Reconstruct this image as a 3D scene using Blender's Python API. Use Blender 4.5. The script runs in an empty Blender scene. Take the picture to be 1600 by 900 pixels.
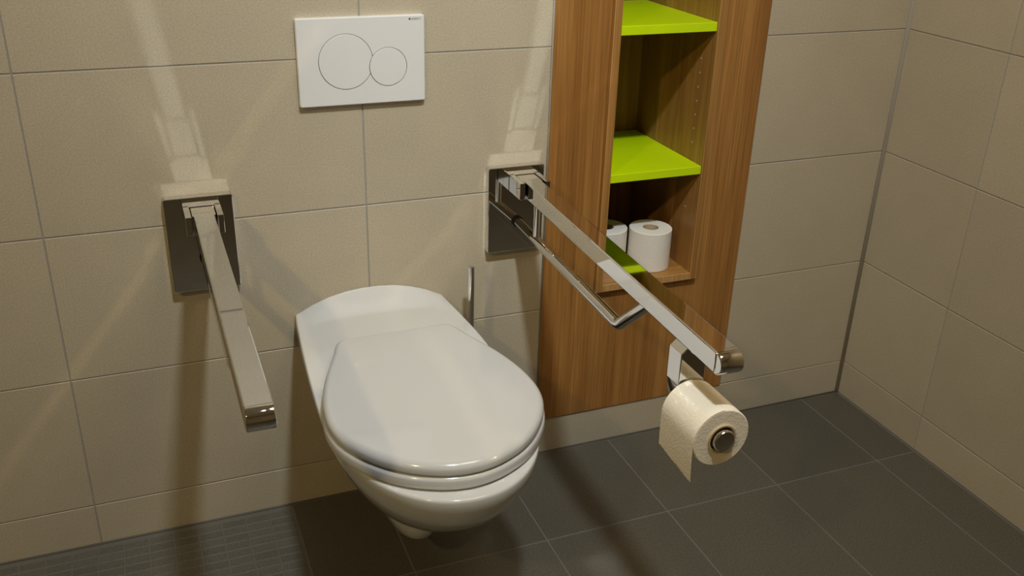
import bpy, bmesh, math, random
from mathutils import Vector, Matrix
random.seed(4)
PI = math.pi
C = bpy.context.scene.collection
sc = bpy.context.scene

# ---------------------------------------------------------------- camera
cam_data = bpy.data.cameras.new('camera')
cam = bpy.data.objects.new('camera', cam_data)
C.objects.link(cam)
cam_data.sensor_width = 36.0
cam_data.lens = 33.79
cam_data.clip_start = 0.01


def cam_axes(p, t, r):
    F = Vector((math.sin(p) * math.cos(t), math.cos(p) * math.cos(t), math.sin(t)))
    R = Vector((math.cos(p), -math.sin(p), 0))
    U = R.cross(F)
    return math.cos(r) * R + math.sin(r) * U, -math.sin(r) * R + math.cos(r) * U, F


Rr, Uu, Ff = cam_axes(math.radians(22.2047), math.radians(-25.0351), math.radians(1.7126))
m = Matrix((Rr, Uu, -Ff)).transposed().to_4x4()
m.translation = Vector((0.1835, -1.8173, 1.3816))
cam.matrix_world = m
sc.camera = cam

# ---------------------------------------------------------------- light and exposure
sc.view_settings.view_transform = 'Standard'
sc.view_settings.look = 'None'
sc.view_settings.gamma = 1.0
sc.view_settings.use_curve_mapping = False
sc.view_settings.exposure = 0.0
# path guiding, so that the light streaks the chrome arms throw on the wall are traced cleanly
sc.cycles.use_guiding = True
sc.cycles.blur_glossy = 0.0
sc.cycles.sample_clamp_indirect = 0.0

world = bpy.data.worlds.new('world')
sc.world = world
world.use_nodes = True
world.node_tree.nodes['Background'].inputs[0].default_value = (0, 0, 0, 1)


def area(name, loc, size, power, color, target=None, spread=180):
    d = bpy.data.lights.new(name, 'AREA')
    d.shape = 'DISK'
    d.size = size
    d.energy = power
    d.color = color
    d.spread = math.radians(spread)
    o = bpy.data.objects.new(name, d)
    C.objects.link(o)
    o.location = loc
    if target is not None:
        o.rotation_euler = (Vector(target) - Vector(loc)).to_track_quat('-Z', 'Y').to_euler()
    return o


area('ceiling_spot', (0.57, -1.33, 2.585), 0.13, 10.2, (0.88, 0.96, 1.0), (0.88, 0.0, 0.62), 92)
area('warm_ceiling_spot', (-1.187, -2.20, 2.585), 0.14, 13.8, (1.0, 0.76, 0.36), (1.1, -0.1, 0.5), 140)
area('overhead_fill', (1.15, -1.15, 2.59), 0.70, 9.8, (1.0, 0.83, 0.62))  # added soft warm fill, imitates indirect light off the ceiling; no fixture here


# ---------------------------------------------------------------- materials
def mat(name):
    mt = bpy.data.materials.new(name)
    mt.use_nodes = True
    return mt, mt.node_tree.nodes, mt.node_tree.links, mt.node_tree.nodes['Principled BSDF']


def simple(name, col, rough=0.5, metal=0.0, coat=0.0, spec=0.5, var=0.0, vscale=30.0):
    mt, N, L, b = mat(name)
    b.inputs['Base Color'].default_value = (*col, 1)
    b.inputs['Roughness'].default_value = rough
    b.inputs['Metallic'].default_value = metal
    b.inputs['Specular IOR Level'].default_value = spec
    if coat:
        b.inputs['Coat Weight'].default_value = coat
        b.inputs['Coat Roughness'].default_value = 0.04
    tc = N.new('ShaderNodeTexCoord')
    n = N.new('ShaderNodeTexNoise')
    n.inputs['Scale'].default_value = vscale
    L.new(tc.outputs['Object'], n.inputs['Vector'])
    mx = N.new('ShaderNodeMix')
    mx.data_type = 'RGBA'
    mx.inputs['A'].default_value = (*[c * (1 - var) for c in col], 1)
    mx.inputs['B'].default_value = (*[min(1, c * (1 + var)) for c in col], 1)
    L.new(n.outputs['Fac'], mx.inputs['Factor'])
    L.new(mx.outputs['Result'], b.inputs['Base Color'])
    return mt


def stone(name, col, amp, fine, rough, spec=0.35, bump=0.05, isl=0.06, tint=(1, 1, 1)):
    """fine grained porcelain stoneware: specks, soft clouds, a slight shade per tile"""
    mt, N, L, b = mat(name)
    tc = N.new('ShaderNodeTexCoord')
    n1 = N.new('ShaderNodeTexNoise')
    n1.inputs['Scale'].default_value = fine
    n1.inputs['Detail'].default_value = 5
    n1.inputs['Roughness'].default_value = 0.75
    n2 = N.new('ShaderNodeTexNoise')
    n2.inputs['Scale'].default_value = 9
    n2.inputs['Detail'].default_value = 3
    L.new(tc.outputs['Object'], n1.inputs['Vector'])
    L.new(tc.outputs['Object'], n2.inputs['Vector'])
    r1 = N.new('ShaderNodeMapRange')
    r1.inputs[1].default_value = 0.25
    r1.inputs[2].default_value = 0.75
    r1.inputs[3].default_value = 1 - amp
    r1.inputs[4].default_value = 1 + amp
    L.new(n1.outputs['Fac'], r1.inputs[0])
    r2 = N.new('ShaderNodeMapRange')
    r2.inputs[1].default_value = 0.3
    r2.inputs[2].default_value = 0.7
    r2.inputs[3].default_value = 0.975
    r2.inputs[4].default_value = 1.025
    L.new(n2.outputs['Fac'], r2.inputs[0])
    g = N.new('ShaderNodeNewGeometry')
    r3 = N.new('ShaderNodeMapRange')
    r3.inputs[3].default_value = 1 - isl
    r3.inputs[4].default_value = 1 + isl
    L.new(g.outputs['Random Per Island'], r3.inputs[0])
    m1 = N.new('ShaderNodeMath')
    m1.operation = 'MULTIPLY'
    L.new(r1.outputs[0], m1.inputs[0])
    L.new(r2.outputs[0], m1.inputs[1])
    m2 = N.new('ShaderNodeMath')
    m2.operation = 'MULTIPLY'
    L.new(m1.outputs[0], m2.inputs[0])
    L.new(r3.outputs[0], m2.inputs[1])
    vm = N.new('ShaderNodeVectorMath')
    vm.operation = 'SCALE'
    vm.inputs[0].default_value = col
    L.new(m2.outputs[0], vm.inputs['Scale'])
    L.new(vm.outputs[0], b.inputs['Base Color'])
    b.inputs['Roughness'].default_value = rough
    b.inputs['Specular IOR Level'].default_value = spec
    bp = N.new('ShaderNodeBump')
    bp.inputs['Strength'].default_value = bump
    bp.inputs['Distance'].default_value = 0.002
    L.new(n1.outputs['Fac'], bp.inputs['Height'])
    L.new(bp.outputs[0], b.inputs['Normal'])
    return mt


def wood(name, dark, mid, light, axis=2, seed=0.0, rough=0.42):
    """walnut-look board; grain runs along the given axis"""
    mt, N, L, b = mat(name)
    tc = N.new('ShaderNodeTexCoord')
    mp = N.new('ShaderNodeMapping')
    s = [22.0, 22.0, 22.0]
    s[axis] = 1.1
    mp.inputs['Scale'].default_value = s
    mp.inputs['Location'].default_value = (seed, seed * 1.7, seed * 0.6)
    L.new(tc.outputs['Object'], mp.inputs['Vector'])
    n1 = N.new('ShaderNodeTexNoise')
    n1.inputs['Scale'].default_value = 1.0
    n1.inputs['Detail'].default_value = 3
    n1.inputs['Distortion'].default_value = 0.5
    L.new(mp.outputs[0], n1.inputs['Vector'])
    mp2 = N.new('ShaderNodeMapping')
    s2 = [260.0, 260.0, 260.0]
    s2[axis] = 4.0
    mp2.inputs['Scale'].default_value = s2
    L.new(tc.outputs['Object'], mp2.inputs['Vector'])
    n2 = N.new('ShaderNodeTexNoise')
    n2.inputs['Scale'].default_value = 1.0
    n2.inputs['Detail'].default_value = 4
    L.new(mp2.outputs[0], n2.inputs['Vector'])
    cr = N.new('ShaderNodeValToRGB')
    e = cr.color_ramp.elements
    e[0].position, e[0].color = 0.28, (*dark, 1)
    e[1].position, e[1].color = 0.72, (*light, 1)
    k = e.new(0.5)
    k.color = (*mid, 1)
    L.new(n1.outputs['Fac'], cr.inputs[0])
    r = N.new('ShaderNodeMapRange')
    r.inputs[1].default_value = 0.3
    r.inputs[2].default_value = 0.7
    r.inputs[3].default_value = 0.72
    r.inputs[4].default_value = 1.22
    L.new(n2.outputs['Fac'], r.inputs[0])
    vm = N.new('ShaderNodeVectorMath')
    vm.operation = 'SCALE'
    L.new(cr.outputs[0], vm.inputs[0])
    L.new(r.outputs[0], vm.inputs['Scale'])
    L.new(vm.outputs[0], b.inputs['Base Color'])
    b.inputs['Roughness'].default_value = rough
    bp = N.new('ShaderNodeBump')
    bp.inputs['Strength'].default_value = 0.08
    bp.inputs['Distance'].default_value = 0.001
    L.new(n2.outputs['Fac'], bp.inputs['Height'])
    L.new(bp.outputs[0], b.inputs['Normal'])
    return mt


def paper(name, col):
    mt, N, L, b = mat(name)
    tc = N.new('ShaderNodeTexCoord')
    v = N.new('ShaderNodeTexVoronoi')
    v.inputs['Scale'].default_value = 260
    L.new(tc.outputs['Object'], v.inputs['Vector'])
    n = N.new('ShaderNodeTexNoise')
    n.inputs['Scale'].default_value = 45
    n.inputs['Detail'].default_value = 4
    L.new(tc.outputs['Object'], n.inputs['Vector'])
    ad = N.new('ShaderNodeMath')
    ad.operation = 'ADD'
    L.new(v.outputs['Distance'], ad.inputs[0])
    L.new(n.outputs['Fac'], ad.inputs[1])
    bp = N.new('ShaderNodeBump')
    bp.inputs['Strength'].default_value = 0.2
    bp.inputs['Distance'].default_value = 0.0015
    L.new(ad.outputs[0], bp.inputs['Height'])
    L.new(bp.outputs[0], b.inputs['Normal'])
    b.inputs['Base Color'].default_value = (*col, 1)
    b.inputs['Roughness'].default_value = 0.95
    b.inputs['Specular IOR Level'].default_value = 0.1
    return mt


M = {}
M['wall_tile'] = stone('wall_tile', (0.50, 0.436, 0.322), 0.26, 300, 0.50, 0.40, 0.04, 0.03)
M['floor_tile'] = stone('floor_tile', (0.096, 0.089, 0.070), 0.50, 240, 0.46, 0.45, 0.06, 0.06)
M['mosaic'] = stone('mosaic_tile', (0.118, 0.111, 0.092), 0.50, 240, 0.5, 0.40, 0.06, 0.07)
M['wall_grout'] = simple('wall_grout', (0.34, 0.32, 0.30), 0.9, var=0.06)
M['floor_grout'] = simple('floor_grout', (0.165, 0.152, 0.138), 0.9, var=0.06)
M['mosaic_grout'] = simple('mosaic_grout', (0.142, 0.134, 0.116), 0.9, var=0.06)
M['floor_caulk'] = simple('floor_caulk', (0.10, 0.094, 0.082), 0.6, var=0.03)
M['caulk'] = simple('caulk', (0.46, 0.42, 0.36), 0.6, var=0.03)
M['plaster'] = simple('plaster', (0.78, 0.75, 0.70), 0.9, var=0.02)
M['ceramic'] = simple('ceramic', (0.67, 0.67, 0.65), 0.12, coat=0.6, var=0.004, vscale=4)
M['seat'] = simple('seat_plastic', (0.645, 0.645, 0.635), 0.14, coat=0.4, var=0.004, vscale=4)
M['plastic'] = simple('white_plastic', (0.78, 0.78, 0.77), 0.28, var=0.004, vscale=4)
M['chrome'] = simple('chrome', (0.74, 0.74, 0.74), 0.035, 1.0, var=0.01)
M['rubber'] = simple('black_rubber', (0.015, 0.015, 0.015), 0.6, var=0.05)
M['ink'] = simple('dark_ink', (0.05, 0.05, 0.05), 0.6, var=0.02)
M['dark'] = simple('dark_gap', (0.06, 0.058, 0.052), 0.8, var=0.02)
M['green'] = simple('lime_laminate', (0.60, 0.84, 0.002), 0.34, var=0.02)
M['wood'] = wood('walnut_vertical', (0.27, 0.115, 0.026), (0.355, 0.165, 0.041), (0.43, 0.215, 0.060), 2, 0.0)
M['wood_side'] = wood('walnut_boards', (0.28, 0.130, 0.034), (0.36, 0.175, 0.046), (0.43, 0.225, 0.066), 2, 3.1)
M['wood_flat'] = wood('walnut_across', (0.28, 0.130, 0.034), (0.36, 0.175, 0.046), (0.43, 0.225, 0.066), 0, 5.3)
M['edge'] = wood('walnut_edge_band', (0.44, 0.24, 0.08), (0.50, 0.28, 0.10), (0.55, 0.32, 0.12), 2, 8.0)
M['paper'] = paper('toilet_paper', (0.95, 0.87, 0.72))
M['paper_white'] = paper('toilet_paper_white', (0.82, 0.79, 0.735))
M['paper_end'] = simple('paper_end', (0.80, 0.755, 0.67), 0.95, spec=0.1, var=0.04, vscale=60)
M['card'] = simple('card_tube', (0.52, 0.41, 0.26), 0.9, var=0.05)
M['pin'] = simple('pin_hole_sleeve', (0.48, 0.41, 0.30), 0.5, var=0.03)


# ---------------------------------------------------------------- mesh helpers
def obj(name, bm, mats, parent=None, smooth=False, auto=None):
    me = bpy.data.meshes.new(name)
    bmesh.ops.recalc_face_normals(bm, faces=bm.faces[:])
    if parent is not None:                              # parts are built in place, stored relative to their thing
        bmesh.ops.translate(bm, vec=-parent.location, verts=bm.verts[:])
    bm.to_mesh(me)
    bm.free()
    if not isinstance(mats, (list, tuple)):
        mats = [mats]
    for x in mats:
        me.materials.append(x)
    if smooth:
        for p in me.polygons:
            p.use_smooth = True
        if auto == 'flats':
            for p in me.polygons:
                p.use_smooth = len(p.vertices) == 4 and p.area < 4e-4
        elif auto is not None:
            me.set_sharp_from_angle(angle=math.radians(auto))
    o = bpy.data.objects.new(name, me)
    C.objects.link(o)
    if parent is not None:
        o.parent = parent
    return o


def thing(name, label, cat, loc, group=None):
    o = bpy.data.objects.new(name, None)
    o.empty_display_size = 0.05
    C.objects.link(o)
    o.location = loc
    o['label'] = label
    o['category'] = cat
    if group:
        o['group'] = group
    return o


def struct(name, bm, mats, smooth=False):
    o = obj(name, bm, mats, None, smooth)
    o['kind'] = 'structure'
    return o


def box(bm, x0, x1, y0, y1, z0, z1, bevel=0.0, seg=2, mi=0):
    b2 = bmesh.new()
    vs = [b2.verts.new((x, y, z)) for x in (x0, x1) for y in (y0, y1) for z in (z0, z1)]
    for f in ((0, 1, 3, 2), (4, 6, 7, 5), (0, 4, 5, 1), (2, 3, 7, 6), (0, 2, 6, 4), (1, 5, 7, 3)):
        b2.faces.new([vs[i] for i in f])
    bmesh.ops.recalc_face_normals(b2, faces=b2.faces[:])
    if bevel:
        bmesh.ops.bevel(b2, geom=b2.edges[:], offset=bevel, segments=seg, affect='EDGES', profile=0.5)
    merge(bm, b2, mi)


def merge(bm, b2, mi=0, mat4=None):
    mp = {}
    for v in b2.verts:
        co = v.co if mat4 is None else mat4 @ v.co
        mp[v] = bm.verts.new(co)
    for f in b2.faces:
        try:
            nf = bm.faces.new([mp[v] for v in f.verts])
            nf.material_index = mi if mi else f.material_index
            nf.smooth = f.smooth
        except ValueError:
            pass
    b2.free()


def prism(bm, pts, axis, a, b, bevel=0.0, seg=3, mi=0, only=None):
    """extrude a 2D polygon along an axis from a to b. 2D order: axis0->(y,z) axis1->(x,z) axis2->(x,y)"""
    def P(p, t):
        return {0: (t, p[0], p[1]), 1: (p[0], t, p[1]), 2: (p[0], p[1], t)}[axis]
    b2 = bmesh.new()
    A = [b2.verts.new(P(p, a)) for p in pts]
    B = [b2.verts.new(P(p, b)) for p in pts]
    fa = b2.faces.new(A)
    fb = b2.faces.new(B)
    n = len(pts)
    for i in range(n):
        b2.faces.new((A[i], A[(i + 1) % n], B[(i + 1) % n], B[i]))
    bmesh.ops.recalc_face_normals(b2, faces=b2.faces[:])
    if bevel:
        es = set()
        if only in (None, 'a'):
            es |= set(fa.edges)
        if only in (None, 'b'):
            es |= set(fb.edges)
        bmesh.ops.bevel(b2, geom=list(es), offset=bevel, segments=seg, affect='EDGES', profile=0.5)
    merge(bm, b2, mi)


def circle(cx, cy, r, n=48, a0=0.0, a1=2 * PI):
    return [(cx + r * math.cos(a0 + (a1 - a0) * i / n), cy + r * math.sin(a0 + (a1 - a0) * i / n)) for i in range(n)]


def rrect(x0, x1, y0, y1, r, n=6):
    out = []
    for cx, cy, a in ((x1 - r, y1 - r, 0), (x0 + r, y1 - r, PI / 2), (x0 + r, y0 + r, PI), (x1 - r, y0 + r, 1.5 * PI)):
        for i in range(n + 1):
            t = a + PI / 2 * i / n
            out.append((cx + r * math.cos(t), cy + r * math.sin(t)))
    return out


def lathe(bm, prof, origin, axis=2, n=48, mi=0):
    """revolve (radius, height) pairs about an axis through origin"""
    b2 = bmesh.new()
    rings = []
    for r, h in prof:
        ring = []
        for i in range(n):
            c, s = math.cos(2 * PI * i / n) * r, math.sin(2 * PI * i / n) * r
            v = {0: (h, c, s), 1: (c, h, s), 2: (c, s, h)}[axis]
            ring.append(b2.verts.new(Vector(v) + Vector(origin)))
        rings.append(ring)
    for a, b in zip(rings, rings[1:]):
        for i in range(n):
            b2.faces.new((a[i], a[(i + 1) % n], b[(i + 1) % n], b[i]))
    if prof[0][0] > 1e-6 and prof[0] != prof[-1]:
        b2.faces.new(rings[0])
    if prof[-1][0] > 1e-6 and prof[0] != prof[-1]:
        b2.faces.new(rings[-1])
    bmesh.ops.remove_doubles(b2, verts=b2.verts[:], dist=1e-7)
    bmesh.ops.recalc_face_normals(b2, faces=b2.faces[:])
    merge(bm, b2, mi)


def tube(bm, path, r, n=24, mi=0):
    path = [Vector(p) for p in path]
    b2 = bmesh.new()
    rings = []
    up = Vector((1, 0, 0))
    for i, p in enumerate(path):
        d = (path[min(i + 1, len(path) - 1)] - path[max(i - 1, 0)]).normalized()
        if abs(d.dot(up)) > 0.95:
            up = Vector((0, 0, 1))
        u = (up - d * up.dot(d)).normalized()
        w = d.cross(u)
        rings.append([b2.verts.new(p + (u * math.cos(2 * PI * k / n) + w * math.sin(2 * PI * k / n)) * r) for k in range(n)])
    for a, b in zip(rings, rings[1:]):
        for k in range(n):
            b2.faces.new((a[k], a[(k + 1) % n], b[(k + 1) % n], b[k]))
    b2.faces.new(rings[0])
    b2.faces.new(rings[-1])
    bmesh.ops.recalc_face_normals(b2, faces=b2.faces[:])
    merge(bm, b2, mi)


def fillet(p0, p1, p2, r, n=10):
    """points of a rounded corner at p1"""
    p0, p1, p2 = Vector(p0), Vector(p1), Vector(p2)
    a, b = (p0 - p1).normalized(), (p2 - p1).normalized()
    ang = a.angle(b)
    t = r / math.tan(ang / 2)
    q0, q2 = p1 + a * t, p1 + b * t
    cen = p1 + (a + b).normalized() * (r / math.sin(ang / 2))
    out = []
    for i in range(n + 1):
        k = i / n
        v = (q0 - cen).slerp(q2 - cen, k, None) if False else ((q0 - cen) * (1 - k) + (q2 - cen) * k).normalized() * r
        out.append(cen + v)
    return out


def loft(bm, rings, cap0=True, cap1=True):
    R = [[bm.verts.new(p) for p in ring] for ring in rings]
    n = len(R[0])
    for a, b in zip(R, R[1:]):
        for i in range(n):
            bm.faces.new((a[i], a[(i + 1) % n], b[(i + 1) % n], b[i]))
    if cap0:
        bm.faces.new(R[0])
    if cap1:
        bm.faces.new(R[-1])
    return R


# ---------------------------------------------------------------- the room
XR, XL, YF, ZC = 1.92, -1.50, -3.60, 2.6      # right wall, left wall, wall behind the camera, ceiling
S0 = 0.0987                                    # top of the cut bottom tile row
G = 0.0026                                     # joint width
TD = 0.0014                                    # how far the grout lies back


def spans(cuts):
    return list(zip(cuts, cuts[1:]))


zc = [0.0] + [S0 + 0.3 * i for i in range(9)] + [ZC]


def tile(bm, axis, plane, inward, a0, a1, z0, z1, mi=0, g=G, ch=0.0008):
    """one wall or floor tile: chamfered slab standing TD proud of the grout"""
    a0, a1, z0, z1 = a0 + g / 2, a1 - g / 2, z0 + g / 2, z1 - g / 2
    if a1 - a0 < 0.004 or z1 - z0 < 0.004:
        return
    b2 = bmesh.new()

    def P(a, z, d):
        t = plane + inward * d
        return {0: (t, a, z), 1: (a, t, z), 2: (a, z, t)}[axis]
    q = ((a0, z0), (a1, z0), (a1, z1), (a0, z1))
    q2 = ((a0 + ch, z0 + ch), (a1 - ch, z0 + ch), (a1 - ch, z1 - ch), (a0 + ch, z1 - ch))
    A = [b2.verts.new(P(a, z, -TD - 0.001)) for a, z in q]
    B = [b2.verts.new(P(a, z, -ch)) for a, z in q]
    D = [b2.verts.new(P(a, z, 0)) for a, z in q2]
    for U, V in ((A, B), (B, D)):
        for i in range(4):
            b2.faces.new((U[i], U[(i + 1) % 4], V[(i + 1) % 4], V[i]))
    b2.faces.new(D)
    bmesh.ops.recalc_face_normals(b2, faces=b2.faces[:])
    merge(bm, b2, mi)


# back wall: tiles left of the wooden panel, right of it, below it and above it
PX0, PX1, PZ1 = 1.0, 1.52, 2.15
bm = bmesh.new()
for z0, z1 in spans(zc):
    for x0, x1 in spans([XL, -1.2, -0.6, 0.0, 0.6, PX0 - 0.002]):
        tile(bm, 1, 0.0, -1, x0, x1, z0, z1)
    if z0 > 0:
        tile(bm, 1, 0.0, -1, PX1 + 0.002, XR - 0.002, z0, z1)
tile(bm, 1, 0.0, -1, PX0 - 0.002, XR - 0.002, 0, S0)
tile(bm, 1, 0.0, -1, PX0, PX1, PZ1 + 0.002, ZC)
for x0, x1, z0, z1 in ((XL, PX0 - 0.001, 0, ZC), (PX1 + 0.001, XR + 0.05, 0, ZC), (PX0 - 0.001, PX1 + 0.001, 0, S0 - 0.001),
                       (PX0 - 0.001, PX1 + 0.001, PZ1 + 0.001, ZC)):
    box(bm, x0, x1, TD, 0.05, z0, z1, mi=1)
struct('wall_back', bm, [M['wall_tile'], M['wall_grout']])

bm = bmesh.new()
for z0, z1 in spans(zc):
    for y0, y1 in spans([YF, -3.301, -2.701, -2.101, -1.501, -0.901, -0.301, -0.002]):
        tile(bm, 0, XR, -1, y0, y1, z0, z1)
box(bm, XR + TD, XR + 0.05, YF, 0.05, 0, ZC, mi=1)
struct('wall_right', bm, [M['wall_tile'], M['wall_grout']])

bm = bmesh.new()
for z0, z1 in spans(zc):
    for y0, y1 in spans([YF, -3.0, -2.4, -1.8, -1.2, -0.6, -0.002]):
        tile(bm, 0, XL, 1, y0, y1, z0, z1)
box(bm, XL - 0.05, XL - TD, YF, 0.05, 0, ZC, mi=1)
struct('wall_left', bm, [M['wall_tile'], M['wall_grout']])

bm = bmesh.new()
for z0, z1 in spans(zc):
    for x0, x1 in spans([XL, -1.2, -0.6, 0.0, 0.6, 1.2, XR]):
        tile(bm, 1, YF, 1, x0, x1, z0, z1)
box(bm, XL, XR, YF - 0.05, YF - TD, 0, ZC, mi=1)
struct('wall_front', bm, [M['wall_tile'], M['wall_grout']])

bm = bmesh.new()
box(bm, XL - 0.05, XR + 0.05, YF - 0.05, 0.05, ZC, ZC + 0.05)
struct('ceiling', bm, M['plaster'])

# floor: 30 x 60 tiles, small mosaic on the shower side
MX = 0.401
bm = bmesh.new()
for y0, y1 in spans([YF, -3.311, -2.711, -2.111, -1.511, -0.911, -0.310, -0.004]):
    for x0, x1 in spans([MX, 0.601, 0.900, 1.1995, 1.4985, 1.797, XR - 0.003]):
        tile(bm, 2, 0.0, 1, x0, x1, y0, y1, 0, 0.003)
y = -0.016
row = 0
while y > YF + 0.03:
    x = MX - 0.004
    while x > XL:
        tile(bm, 2, 0.0, 1, max(XL, x - 0.0505), x, y - 0.0253, y, 1, 0.0028)
        x -= 0.0505
    y -= 0.0253
box(bm, MX - 0.002, XR + 0.05, YF - 0.05, 0.05, -0.05, -TD * 0.45, mi=2)
box(bm, XL - 0.05, MX - 0.002, YF - 0.05, 0.05, -0.05, -TD * 0.45, mi=3)
struct('floor', bm, [M['floor_tile'], M['mosaic'], M['floor_grout'], M['mosaic_grout']])

# silicone seams: room corner, foot of the wall, both sides of the wooden panel
bm = bmesh.new()
for (a, b, r) in (((XR, 0, 0.002), (XR, 0, ZC), 0.0075),
                  ((PX0 - 0.001, 0.0, S0), (PX0 - 0.001, 0.0, PZ1), 0.0022), ((PX1 + 0.001, 0.0, S0), (PX1 + 0.001, 0.0, PZ1), 0.0018)):
    tube(bm, [a, b], r, 10)
struct('trim_1', bm, M['caulk'], True)
bm = bmesh.new()
tube(bm, [(XL, -0.001, 0), (XR, -0.001, 0)], 0.0030, 10)
struct('trim_2', bm, M['floor_caulk'], True)


# ---------------------------------------------------------------- wooden cabinet with the niche
cab = thing('niche_cabinet', 'tall walnut wall panel with an open niche and lime green shelves', 'cabinet', (1.26, 0.0, 0.10))
NX0, NX1, NZ0, NZ1 = 1.146, 1.380, 0.447, 2.0    # inner faces of the niche
BT, NP, ND = 0.018, 0.018, 0.305                 # board thickness, how far it stands proud, depth
bm = bmesh.new()
pf = -0.0035
for x0, x1, z0, z1 in ((PX0, NX0 - BT, S0 + 0.001, PZ1), (NX1 + BT, PX1, S0 + 0.001, PZ1),
                       (NX0 - BT, NX1 + BT, S0 + 0.001, NZ0 - BT), (NX0 - BT, NX1 + BT, NZ1 + BT, PZ1)):
    box(bm, x0, x1, pf, 0.016, z0, z1)
bmesh.ops.remove_doubles(bm, verts=bm.verts[:], dist=1e-6)
obj('front_panel', bm, M['wood'], cab)
for x0, x1 in ((NX0 - BT, NX0), (NX1, NX1 + BT)):
    bm = bmesh.new()
    box(bm, x0, x1, -NP, ND, NZ0 - BT, NZ1 + BT, 0.0012, 2)
    for f in bm.faces:
        c = f.calc_center_median()
        if abs(f.normal.x) < 0.95 and c.y < -NP + 0.002 and f.calc_area() < 0.01 and abs(f.normal.z) < 0.5 and abs(f.normal.y) < 0.98:
            f.material_index = 1
    obj('side_board', bm, [M['wood_side'], M['edge']], cab)
for nm, z0, z1 in (('bottom_board', NZ0 - BT, NZ0), ('top_board', NZ1, NZ1 + BT)):
    bm = bmesh.new()
    box(bm, NX0, NX1, -NP + 0.0003, ND, z0, z1, 0.0012, 2)
    for f in bm.faces:
        c = f.calc_center_median()
        if c.y < -NP + 0.002 and abs(f.normal.z) < 0.95 and abs(f.normal.y) < 0.98:
            f.material_index = 1
    obj(nm, bm, [M['wood_flat'], M['edge']], cab)
bm = bmesh.new()
box(bm, NX0 - BT, NX1 + BT, ND, ND + 0.008, NZ0 - BT, NZ1 + BT)
obj('back_board', bm, M['wood_side'], cab)
for z1 in (0.7135, 1.0365, 1.36, 1.68):
    bm = bmesh.new()
    box(bm, NX0 + 0.0005, NX1 - 0.0005, -NP + 0.004, ND - 0.001, z1 - 0.0195, z1, 0.0012, 2)
    s = obj('shelf', bm, M['green'], cab)
    s['label'] = 'lime green shelf'
for side, sx in ((NX1, -1), (NX0, 1)):
    for z in (0.598, 0.756, 0.789, 0.821, 0.853, 0.885, 0.917, 0.949):
        bm = bmesh.new()
        lathe(bm, [(0.0014, 0.0), (0.0026, 0.0), (0.0026, 0.0006 * sx), (0.0014, 0.0004 * sx), (0.0014, 0.0)], (side, 0.036, z), 0, 12)
        obj('pin_hole', bm, M['pin'], cab, True)


# ---------------------------------------------------------------- flush plate
fp = thing('flush_plate', 'white dual-button flush plate on the tiled wall above the toilet', 'flush plate', (0.601, 0, 0.910))
FX0, FX1, FZ0, FZ1, FD = 0.478, 0.7235, 0.910, 1.0745, 0.0125
BL, BS = (0.5690, 0.9925, 0.0515), (0.6505, 0.9795, 0.0362)


def union_contour(c1, c2, n=160):
    out = []
    for (a, b, flip) in ((c1, c2, 0), (c2, c1, 1)):
        pts = circle(a[0], a[1], a[2], n)
        pts = [p for p in pts if math.hypot(p[0] - b[0], p[1] - b[1]) > b[2]]
        out += pts
    cx, cy = 0.61, 0.987
    # walk each arc in order: big circle arc then small circle arc
    big = [p for p in circle(c1[0], c1[1], c1[2], n, 0.0, 2 * PI) if math.hypot(p[0] - c2[0], p[1] - c2[1]) > c2[2]]
    big.sort(key=lambda p: (math.atan2(p[1] - c1[1], p[0] - c1[0]) - math.atan2(c2[1] - c1[1], c2[0] - c1[0])) % (2 * PI))
    sm = [p for p in circle(c2[0], c2[1], c2[2], n, 0.0, 2 * PI) if math.hypot(p[0] - c1[0], p[1] - c1[1]) > c1[2]]
    sm.sort(key=lambda p: (math.atan2(p[1] - c2[1], p[0] - c2[0]) - math.atan2(c1[1] - c2[1], c1[0] - c2[0])) % (2 * PI))
    return big + sm


def big_minus_small(c1, c2, n=160):
    a12 = math.atan2(c2[1] - c1[1], c2[0] - c1[0])
    big = [p for p in circle(c1[0], c1[1], c1[2], n) if math.hypot(p[0] - c2[0], p[1] - c2[1]) > c2[2]]
    big.sort(key=lambda p: (math.atan2(p[1] - c1[1], p[0] - c1[0]) - a12) % (2 * PI))
    sm = [p for p in circle(c2[0], c2[1], c2[2], n) if math.hypot(p[0] - c1[0], p[1] - c1[1]) < c1[2]]
    a21 = a12 + PI
    sm.sort(key=lambda p: -(((math.atan2(p[1] - c2[1], p[0] - c2[0]) - a21 + PI) % (2 * PI)) - PI))
    # the last big point is below the small circle: close back up along its rim
    if math.hypot(sm[0][0] - big[-1][0], sm[0][1] - big[-1][1]) > math.hypot(sm[-1][0] - big[-1][0], sm[-1][1] - big[-1][1]):
        sm.reverse()
    return big + sm


gap = 0.0010
hole = union_contour((BL[0], BL[1], BL[2] + gap), (BS[0], BS[1], BS[2] + gap))
outer = rrect(FX0, FX1, FZ0, FZ1, 0.004, 5)
bm = bmesh.new()
ch = 0.0016


def ring_verts(pts, yy):
    return [bm.verts.new((p[0], yy, p[1])) for p in pts]


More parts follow.
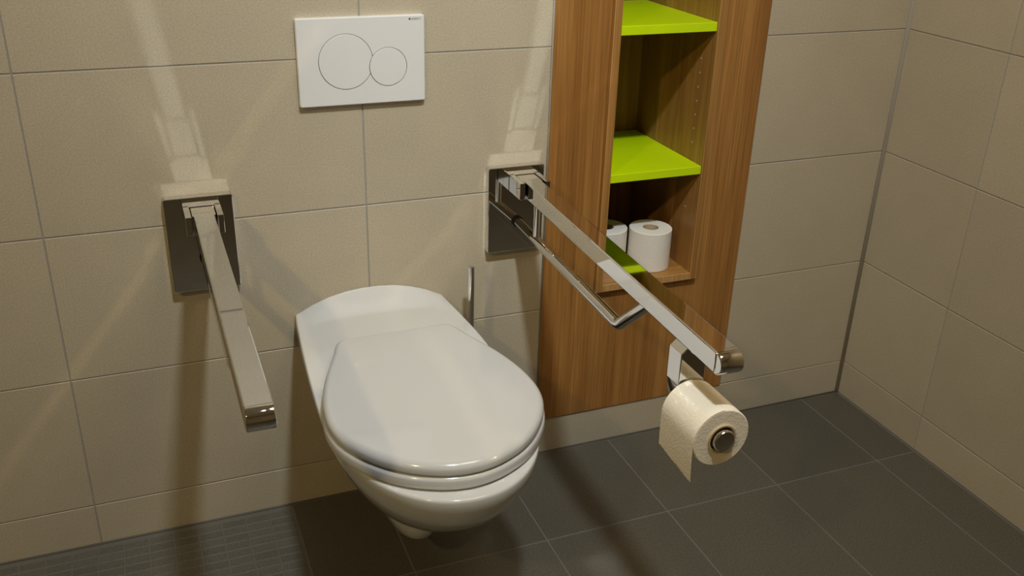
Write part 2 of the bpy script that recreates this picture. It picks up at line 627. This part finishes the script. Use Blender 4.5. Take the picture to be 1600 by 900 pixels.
inner = rrect(FX0 + ch, FX1 - ch, FZ0 + ch, FZ1 - ch, 0.003, 5)
o_back, o_mid, o_front = ring_verts(outer, 0.0), ring_verts(outer, -FD + ch), ring_verts(inner, -FD)
for U, V in ((o_back, o_mid), (o_mid, o_front)):
    for i in range(len(U)):
        bm.faces.new((U[i], U[(i + 1) % len(U)], V[(i + 1) % len(V)], V[i]))
h_front = ring_verts(hole, -FD)
h_back = ring_verts(hole, -FD + 0.004)
for i in range(len(h_front)):
    bm.faces.new((h_front[i], h_front[(i + 1) % len(h_front)], h_back[(i + 1) % len(h_back)], h_back[i]))
hb = bm.faces.new(h_back)
hb.material_index = 1
edges = []
for ring in (o_front, h_front):
    for i in range(len(ring)):
        edges.append(bm.edges.get((ring[i], ring[(i + 1) % len(ring)])))
bmesh.ops.triangle_fill(bm, use_beauty=True, use_dissolve=False, edges=edges)
obj('faceplate', bm, [M['plastic'], M['dark']], fp)
bm = bmesh.new()
prism(bm, big_minus_small(BL, (BS[0], BS[1], BS[2] + gap)), 1, -FD + 0.0038, -FD - 0.0006, 0.0008, 2, 0, 'b')
obj('flush_button', bm, M['plastic'], fp)['label'] = 'large round button'
bm = bmesh.new()
prism(bm, circle(*BS, 72), 1, -FD + 0.0038, -FD - 0.0006, 0.0008, 2, 0, 'b')
obj('flush_button', bm, M['plastic'], fp)['label'] = 'small round button'
# the tiny print in the upper right corner: a small square mark and seven letters
fc = bpy.data.curves.new('lettering', 'FONT')
fc.body = 'GEBERIT'
fc.size = 0.0052
fc.space_character = 1.12
fc.extrude = 0.00005
fo = bpy.data.objects.new('lettering', fc)
C.objects.link(fo)
dg = bpy.context.evaluated_depsgraph_get()
me = bpy.data.meshes.new_from_object(fo.evaluated_get(dg))
C.objects.unlink(fo)
bpy.data.objects.remove(fo)
bm = bmesh.new()
bm.from_mesh(me)
wmax = max(v.co.x for v in bm.verts)
for v in bm.verts:
    v.co = Vector((v.co.x * 0.0195 / wmax, v.co.y, v.co.z))
box(bm, -0.0040, -0.0008, 0.0002, 0.0036, -0.00005, 0.00005)
bmesh.ops.transform(bm, matrix=Matrix.Translation((0.6965, -FD - 0.0001, 1.0655)) @ Matrix.Rotation(PI / 2, 4, 'X'), verts=bm.verts[:])
obj('lettering', bm, M['ink'], fp)['label'] = 'tiny dark print'


# ---------------------------------------------------------------- toilet
wc = thing('wall_hung_toilet', 'white wall-hung toilet with closed lid between the two chrome rails', 'toilet', (0.60, -0.30, 0.126))
TX = 0.60


def body_ring(hw, hr, yf, ym, z, nf=46, nr=14, p=2.1):
    """closed outline: straight back at the wall, sides to the widest point, egg-shaped front"""
    R = []
    for i in range(nr):                                  # right side, wall to the widest point
        u = i / nr
        R.append((hr + (hw - hr) * math.sin(u * PI / 2), ym * u))
    for i in range(nf + 1):                              # round the front, right to left
        a = PI / 2 * i / nf
        c, s = math.cos(a), math.sin(a)
        R.append((hw * max(c, 0) ** (2 / p), ym + (yf - ym) * s ** (2 / p)))
    pts = [(TX + w, y, z) for w, y in R]
    pts += [(TX - w, y, z) for w, y in reversed(R[:-1])]
    nb = 8                                               # along the wall
    pts += [(TX - hr + 2 * hr * (i + 1) / (nb + 1), 0.0, z) for i in range(nb)]
    return pts


def smooth(a, b, t):
    t = min(1, max(0, (t - a) / (b - a)))
    return t * t * (3 - 2 * t)


def deck(x, y):
    """height of the upper face: rim, raised deck behind the lid, crown up the wall"""
    hw = 0.160 + (0.183 - 0.160) * math.sin(min(1, y / -0.40) * PI / 2)
    d = min(1.0, abs(x - TX) / hw)
    base = 0.4615 + 0.0125 * smooth(-0.40, -0.16, y)
    bump = (1 - d ** 2.2)
    if y > -0.185:
        k = 0.0105 + 0.033 * min(1.0, max(0.0, (y + 0.066) / 0.060)) ** 1.5
    else:
        k = 0.0125 * smooth(-0.235, -0.190, y)
    return base + bump * k


slices = [(0.20, 0.060, 0.07, -0.385, -0.22), (0.222, 0.074, 0.08, -0.40, -0.24), (0.24, 0.084, 0.085, -0.42, -0.26),
          (0.26, 0.097, 0.10, -0.465, -0.30), (0.29, 0.115, 0.12, -0.53, -0.33), (0.33, 0.137, 0.14, -0.597, -0.36),
          (0.37, 0.156, 0.155, -0.645, -0.38), (0.405, 0.1705, 0.16, -0.672, -0.40), (0.43, 0.179, 0.16, -0.684, -0.40),
          (0.446, 0.1825, 0.16, -0.688, -0.40)]
rings = [body_ring(hw, hr, yf, ym, z) for z, hw, hr, yf, ym in slices]
rim = body_ring(0.1835, 0.160, -0.688, -0.40, 0.455)
top = []
for s in (0.984, 0.977, 0.965, 0.953, 0.941, 0.929, 0.917, 0.905, 0.893, 0.881, 0.869, 0.857, 0.845, 0.833, 0.821, 0.809, 0.797, 0.785, 0.773, 0.76, 0.74, 0.71, 0.68, 0.65, 0.62, 0.59, 0.56, 0.53, 0.50, 0.47, 0.44, 0.41, 0.38, 0.34, 0.30, 0.25, 0.2, 0.15, 0.1, 0.05):
    out = []
    for x, y, z in rim:
        xx = TX + (x - TX) * s
        yy = -0.30 + (y + 0.30) * s
        out.append((xx, yy, deck(xx, yy)))
    top.append(out)
# the rounded upper edge
fix = []
for (s, dz) in ((1.0, -0.006), (0.9985, -0.0025), (0.9925, -0.0006)):
    out = []
    for x, y, z in rim:
        xx = TX + (x - TX) * s
        yy = -0.30 + (y + 0.30) * s
        out.append((xx, yy, deck(xx, yy) + dz))
    fix.append(out)
top = fix + top
bm = bmesh.new()
loft(bm, rings + top)
obj('bowl', bm, M['ceramic'], wc, True, 60)
# outlet foot under the bowl, running back to the wall
bm = bmesh.new()
loft(bm, [body_ring(hw, hr, yf, ym, z, 24, 8, 2.3) for z, hw, hr, yf, ym in
          ((0.126, 0.034, 0.045, -0.335, -0.18), (0.1285, 0.046, 0.055, -0.362, -0.20), (0.138, 0.054, 0.060, -0.374, -0.21),
           (0.16, 0.058, 0.065, -0.380, -0.22), (0.20, 0.061, 0.070, -0.385, -0.22), (0.25, 0.066, 0.08, -0.39, -0.22))])
obj('outlet_foot', bm, M['ceramic'], wc, True, 60)


def lid_ring(s, z, grow=0.0, yrear=-0.195):
    """egg outline of seat and lid, straight rear edge with rounded corners"""
    key = [(-0.195, 0.100), (-0.200, 0.112), (-0.215, 0.121), (-0.24, 0.129), (-0.28, 0.1445), (-0.32, 0.160), (-0.36, 0.1725), (-0.40, 0.1815), (-0.44, 0.1865),
           (-0.48, 0.1865), (-0.52, 0.1785), (-0.56, 0.1600), (-0.60, 0.1305), (-0.63, 0.0965), (-0.65, 0.0600), (-0.660, 0.030), (-0.6635, 0.0)]
    R = []
    n = 64
    for i in range(n + 1):                         # sample the key outline with a Catmull-Rom spline
        t = i / n * (len(key) - 1)
        k = min(int(t), len(key) - 2)
        f = t - k
        p = [key[max(0, min(len(key) - 1, k + j))] for j in (-1, 0, 1, 2)]
        if k == len(key) - 2:
            p[3] = (p[1][0], -p[1][1])
        w = [0.5 * (2 * p[1][c] + (p[2][c] - p[0][c]) * f + (2 * p[0][c] - 5 * p[1][c] + 4 * p[2][c] - p[3][c]) * f * f +
                    (3 * p[1][c] - p[0][c] - 3 * p[2][c] + p[3][c]) * f ** 3) for c in (0, 1)]
        R.append((max(0, w[1]), w[0]))
    cy = -0.42
    pts = []
    for w, y in R:
        pts.append((TX + w * (1 + grow / 0.187) * s, cy + (y - cy) * (1 + (grow / 0.243 if y < cy else 0)) * s, z))
    for w, y in reversed(R[:-1]):
        pts.append((TX - w * (1 + grow / 0.187) * s, cy + (y - cy) * (1 + (grow / 0.243 if y < cy else 0)) * s, z))
    return pts


def slab(z0, z1, grow, round_b, round_t, dome):
    rs = []
    for i in range(5):
        a = PI / 2 * i / 4
        rs.append((1 - round_b * (1 - math.sin(a)) / 0.2, z0 + round_b * (1 - math.cos(a))))
    for i in range(1, 9):
        a = PI / 2 * i / 8
        rs.append((1 - round_t * (1 - math.cos(a)) / 0.2, z1 - round_t * (1 - math.sin(a))))
    out = [lid_ring(0.5, z0, grow)] + [lid_ring(s, z, grow) for s, z in rs]
    s0 = rs[-1][0]
    for k in (0.9, 0.75, 0.55, 0.35, 0.15):
        out.append(lid_ring(s0 * k, z1 + dome * (1 - k * k), grow))
    return out


bm = bmesh.new()
loft(bm, slab(0.4645, 0.4875, 0.0025, 0.004, 0.009, 0.0))
obj('seat', bm, M['seat'], wc, True, 60)
bm = bmesh.new()
loft(bm, slab(0.4895, 0.5105, 0.0, 0.003, 0.013, 0.004))
obj('lid', bm, M['seat'], wc, True, 60)


# ---------------------------------------------------------------- fold-down grab bars
def grab_bar(x0, xa, turn, length, label, tilt=0.0):
    """x0 plate centre, xa hinge centre, turn of the arm about z, length from the wall"""
    t = thing('grab_bar', label, 'grab bar', (x0, 0, 0.565), 'fold-down grab bars beside the toilet')
    w = 0.063
    bm = bmesh.new()
    prism(bm, rrect(x0 - w, x0 + w, 0.566, 0.757, 0.004, 4), 1, 0.0, -0.020, 0.0018, 3, 0, 'b')
    obj('wall_plate', bm, M['chrome'], t)
    bm = bmesh.new()
    zt, zb = 0.752, 0.717
    box(bm, xa - 0.0335, xa + 0.0335, -0.056, -0.0195, zb, zt, 0.001, 2)
    for s in (-1, 1):
        a, b = sorted((xa + s * 0.0225, xa + s * 0.0335))
        box(bm, a, b, -0.114, -0.050, zb, zt, 0.001, 2)
    obj('hinge_fork', bm, M['chrome'], t)
    bm = bmesh.new()
    box(bm, xa - 0.0208, xa + 0.0208, -0.104, -0.0575, zb - 0.004, zt - 0.0015, 0.0012, 2)
    obj('hinge_block', bm, M['chrome'], t)
    piv = Vector((xa, -0.09, 0.735))
    T = Matrix.Translation(piv) @ Matrix.Rotation(turn, 4, 'Z') @ Matrix.Rotation(tilt, 4, 'X') @ Matrix.Translation(-piv)
    hw, z0, z1 = 0.0183, 0.7175, 0.7515
    r = (z1 - z0) / 2
    seam = -(length - r)
    bm = bmesh.new()
    prism(bm, [(-0.098, z0), (seam + 0.0002, z0), (seam + 0.0002, z1), (-0.1045, z1), (-0.0995, z1 - 0.002), (-0.098, z1 - 0.006)], 0, xa - hw, xa + hw, 0.0024, 3)
    bmesh.ops.transform(bm, matrix=T, verts=bm.verts[:])
    obj('arm', bm, M['chrome'], t, True, 'flats')
    bm = bmesh.new()
    prof = [(seam - 0.0002, z0)] + [(seam - r * math.sin(PI * i / 20), (z0 + z1) / 2 - r * math.cos(PI * i / 20)) for i in range(1, 20)] + [(seam - 0.0002, z1)]
    prism(bm, prof, 0, xa - hw, xa + hw, 0.0024, 3)
    bmesh.ops.transform(bm, matrix=T, verts=bm.verts[:])
    obj('arm_end_cap', bm, M['chrome'], t, True, 'flats')
    # lower loop: tube from the plate, bent up into the arm
    ye, zt_ = -length + 0.345, 0.633
    p0, p1, p2 = (xa, -0.0225, zt_), (xa, ye, zt_ - 0.003), (xa, ye - 0.105, 0.722)
    bm = bmesh.new()
    tube(bm, [p0, (xa, -0.2, zt_ - 0.001)] + fillet(p0, p1, p2, 0.026, 12) + [p2], 0.0107, 28)
    bmesh.ops.transform(bm, matrix=T, verts=bm.verts[:])
    tb = obj('lower_tube', bm, M['chrome'], t, True, 50)
    bm = bmesh.new()
    lathe(bm, [(0.0050, -0.027), (0.0124, -0.027), (0.0124, -0.0215), (0.005, -0.0215), (0.0050, -0.027)], (xa, 0, zt_), 1, 28)
    bmesh.ops.transform(bm, matrix=T, verts=bm.verts[:])
    obj('rubber_stop', bm, M['rubber'], t, True, 40)['label'] = 'black rubber stop'
    bm = bmesh.new()
    tube(bm, [(xa, -0.130, zt_), (xa, -0.130, z0 + 0.003)], 0.0068, 20)
    bmesh.ops.transform(bm, matrix=T, verts=bm.verts[:])
    obj('tube_post', bm, M['chrome'], t, True, 50)
    return t, T


grab_bar(0.275, 0.278, 0.0, 0.800, 'chrome fold-down grab bar left of the toilet, nothing hanging from it')
gb, TR = grab_bar(0.9205, 0.9235, math.radians(-1.6), 0.868, 'chrome fold-down grab bar right of the toilet, carrying the paper roll')

# ---------------------------------------------------------------- paper holder clamped on the right bar, with its roll
RC = (0.900, 0.618)      # spindle axis (x, z)
ph = thing('toilet_paper_holder', 'chrome clamp and spindle for the hanging roll, under the right grab bar', 'toilet paper holder', (0.905, -0.75, 0.56))
bm = bmesh.new()
bx0, bx1, by0, by1 = 0.8795, 0.9235, -0.7735, -0.7385
prof = [(bx0 + 0.0095, 0.7165), (bx0, 0.7075), (bx0, 0.668)] + [(bx0 + 0.024 - 0.024 * math.cos(PI / 2 * i / 8), 0.668 - 0.066 * math.sin(PI / 2 * i / 8)) for i in range(1, 9)]
prof += [(bx1 - 0.014, 0.602), (bx1 - 0.004, 0.608), (bx1, 0.622), (bx1, 0.7165)]
prism(bm, prof, 1, by0, by1, 0.0015, 2)
obj('clamp_block', bm, M['chrome'], ph, True, 'flats')
bm = bmesh.new()
tube(bm, [(RC[0], -0.772, RC[1]), (RC[0], -0.872, RC[1])], 0.010, 24)
obj('spindle', bm, M['chrome'], ph, True, 50)
bm = bmesh.new()
lathe(bm, [(0.0, -0.862), (0.0166, -0.862), (0.0168, -0.864), (0.0168, -0.8735), (0.0155, -0.8755), (0.0, -0.8765)], (RC[0], 0, RC[1]), 1, 40)
obj('end_button', bm, M['chrome'], ph, True, 40)


def roll_body(bm, R, r, a, b, origin, axis):
    lathe(bm, [(r, a), (R - 0.0015, a), (R, a + (b - a) * 0.015), (R, b - (b - a) * 0.015), (R - 0.0015, b), (r, b), (r, a)], origin, axis, 72)
    for f in bm.faces:
        if abs(f.normal[axis]) > 0.8:
            f.material_index = 1


roll = thing('toilet_roll', 'cream toilet roll hanging on the holder, loose end trailing down', 'toilet paper', (RC[0], -0.815, 0.56))
RR = 0.0458
bm = bmesh.new()
roll_body(bm, RR, 0.0222, -0.866, -0.7765, (RC[0], 0, RC[1]), 1)
obj('paper_winding', bm, [M['paper'], M['paper_end']], roll, True, 35)
bm = bmesh.new()
lathe(bm, [(0.0200, -0.8690), (0.0224, -0.8690), (0.0224, -0.7755), (0.0200, -0.7755), (0.0200, -0.8690)], (RC[0], 0, RC[1]), 1, 40)
obj('card_core', bm, M['card'], roll, True, 35)
# loose end: leaves the roll at its left side and hangs, bottom edge torn
bm = bmesh.new()
rows = []
na, nb = 26, 24
for i in range(na + 1):
    u = i / na
    row = []
    for j in range(nb + 1):
        v = j / nb
        yv = -0.866 + v * 0.0895
        zl = 0.552 + 0.010 * v + 0.0005 * math.sin(v * 61) + 0.0004 * math.sin(v * 137 + 1)
        if u < 0.45:
            a = PI / 2 + (PI / 2) * (u / 0.45)
            x = RC[0] + (RR + 0.0006) * math.cos(a)
            z = RC[1] + (RR + 0.0006) * math.sin(a)
        else:
            k = (u - 0.45) / 0.55
            z = RC[1] - (RC[1] - zl) * k
            x = RC[0] - RR - 0.0006 + 0.003 * k ** 2.0 * (1 - 0.5 * v)
        row.append(bm.verts.new((x, yv, z)))
    rows.append(row)
for i in range(na):
    for j in range(nb):
        bm.faces.new((rows[i][j], rows[i][j + 1], rows[i + 1][j + 1], rows[i + 1][j]))
bmesh.ops.recalc_face_normals(bm, faces=bm.faces[:])
bmesh.ops.solidify(bm, geom=bm.faces[:], thickness=0.0004)
obj('loose_sheet', bm, M['paper'], roll, True, 50)

# spare rolls in the niche
RH, RN = 0.098, 0.0515


def spare_roll(x, y, rot, label, src=None):
    z = NZ0
    if src is None:
        t = thing('toilet_roll', label, 'toilet paper', (x, y, z), 'spare toilet rolls in the niche')
        bm = bmesh.new()
        roll_body(bm, RN, 0.0195, 0.0, RH, (x, y, z), 2)
        obj('paper_winding', bm, [M['paper_white'], M['paper_end']], t, True, 35)
        bm = bmesh.new()
        lathe(bm, [(0.0180, 0.0005), (0.0195, 0.0005), (0.0195, RH - 0.001), (0.0180, RH - 0.001), (0.0180, 0.0005)], (x, y, z), 2, 40)
        obj('card_core', bm, M['card'], t, True, 35)
        return t
    c = src.copy()
    C.objects.link(c)
    for ch in src.children:
        d = ch.copy()
        C.objects.link(d)
        d.parent = c
    c.location = (x, y, z)
    c.rotation_euler = (0, 0, rot)
    c['label'] = label
    return c


sr = spare_roll(1.3055, 0.0600, 0, 'white toilet roll standing in front on the niche floor, fully in view')
spare_roll(1.2030, 0.0950, 1.9, 'white toilet roll half hidden behind the left side of the niche', sr)

# ---------------------------------------------------------------- toilet brush beside the toilet
br = thing('toilet_brush', 'chrome toilet brush standing behind the right side of the toilet', 'toilet brush', (0.80, -0.075, 0.0))
bx, by = 0.801, -0.075
bm = bmesh.new()
lathe(bm, [(0.0, 0.5665), (0.0060, 0.5665), (0.0068, 0.5655), (0.0068, 0.36), (0.0060, 0.355), (0.0, 0.355)], (bx, by, 0), 2, 32)
obj('handle', bm, M['chrome'], br, True, 35)
bm = bmesh.new()
lathe(bm, [(0.0, 0.003), (0.036, 0.003), (0.038, 0.006), (0.038, 0.345), (0.036, 0.350), (0.012, 0.356), (0.0, 0.356)], (bx, by, 0), 2, 40)
obj('holder', bm, M['chrome'], br, True, 35)
bm = bmesh.new()
lathe(bm, [(0.0, 0.0), (0.037, 0.0), (0.037, 0.0035), (0.0, 0.0035)], (bx, by, 0), 2, 40)
obj('foot_ring', bm, M['rubber'], br, True, 35)
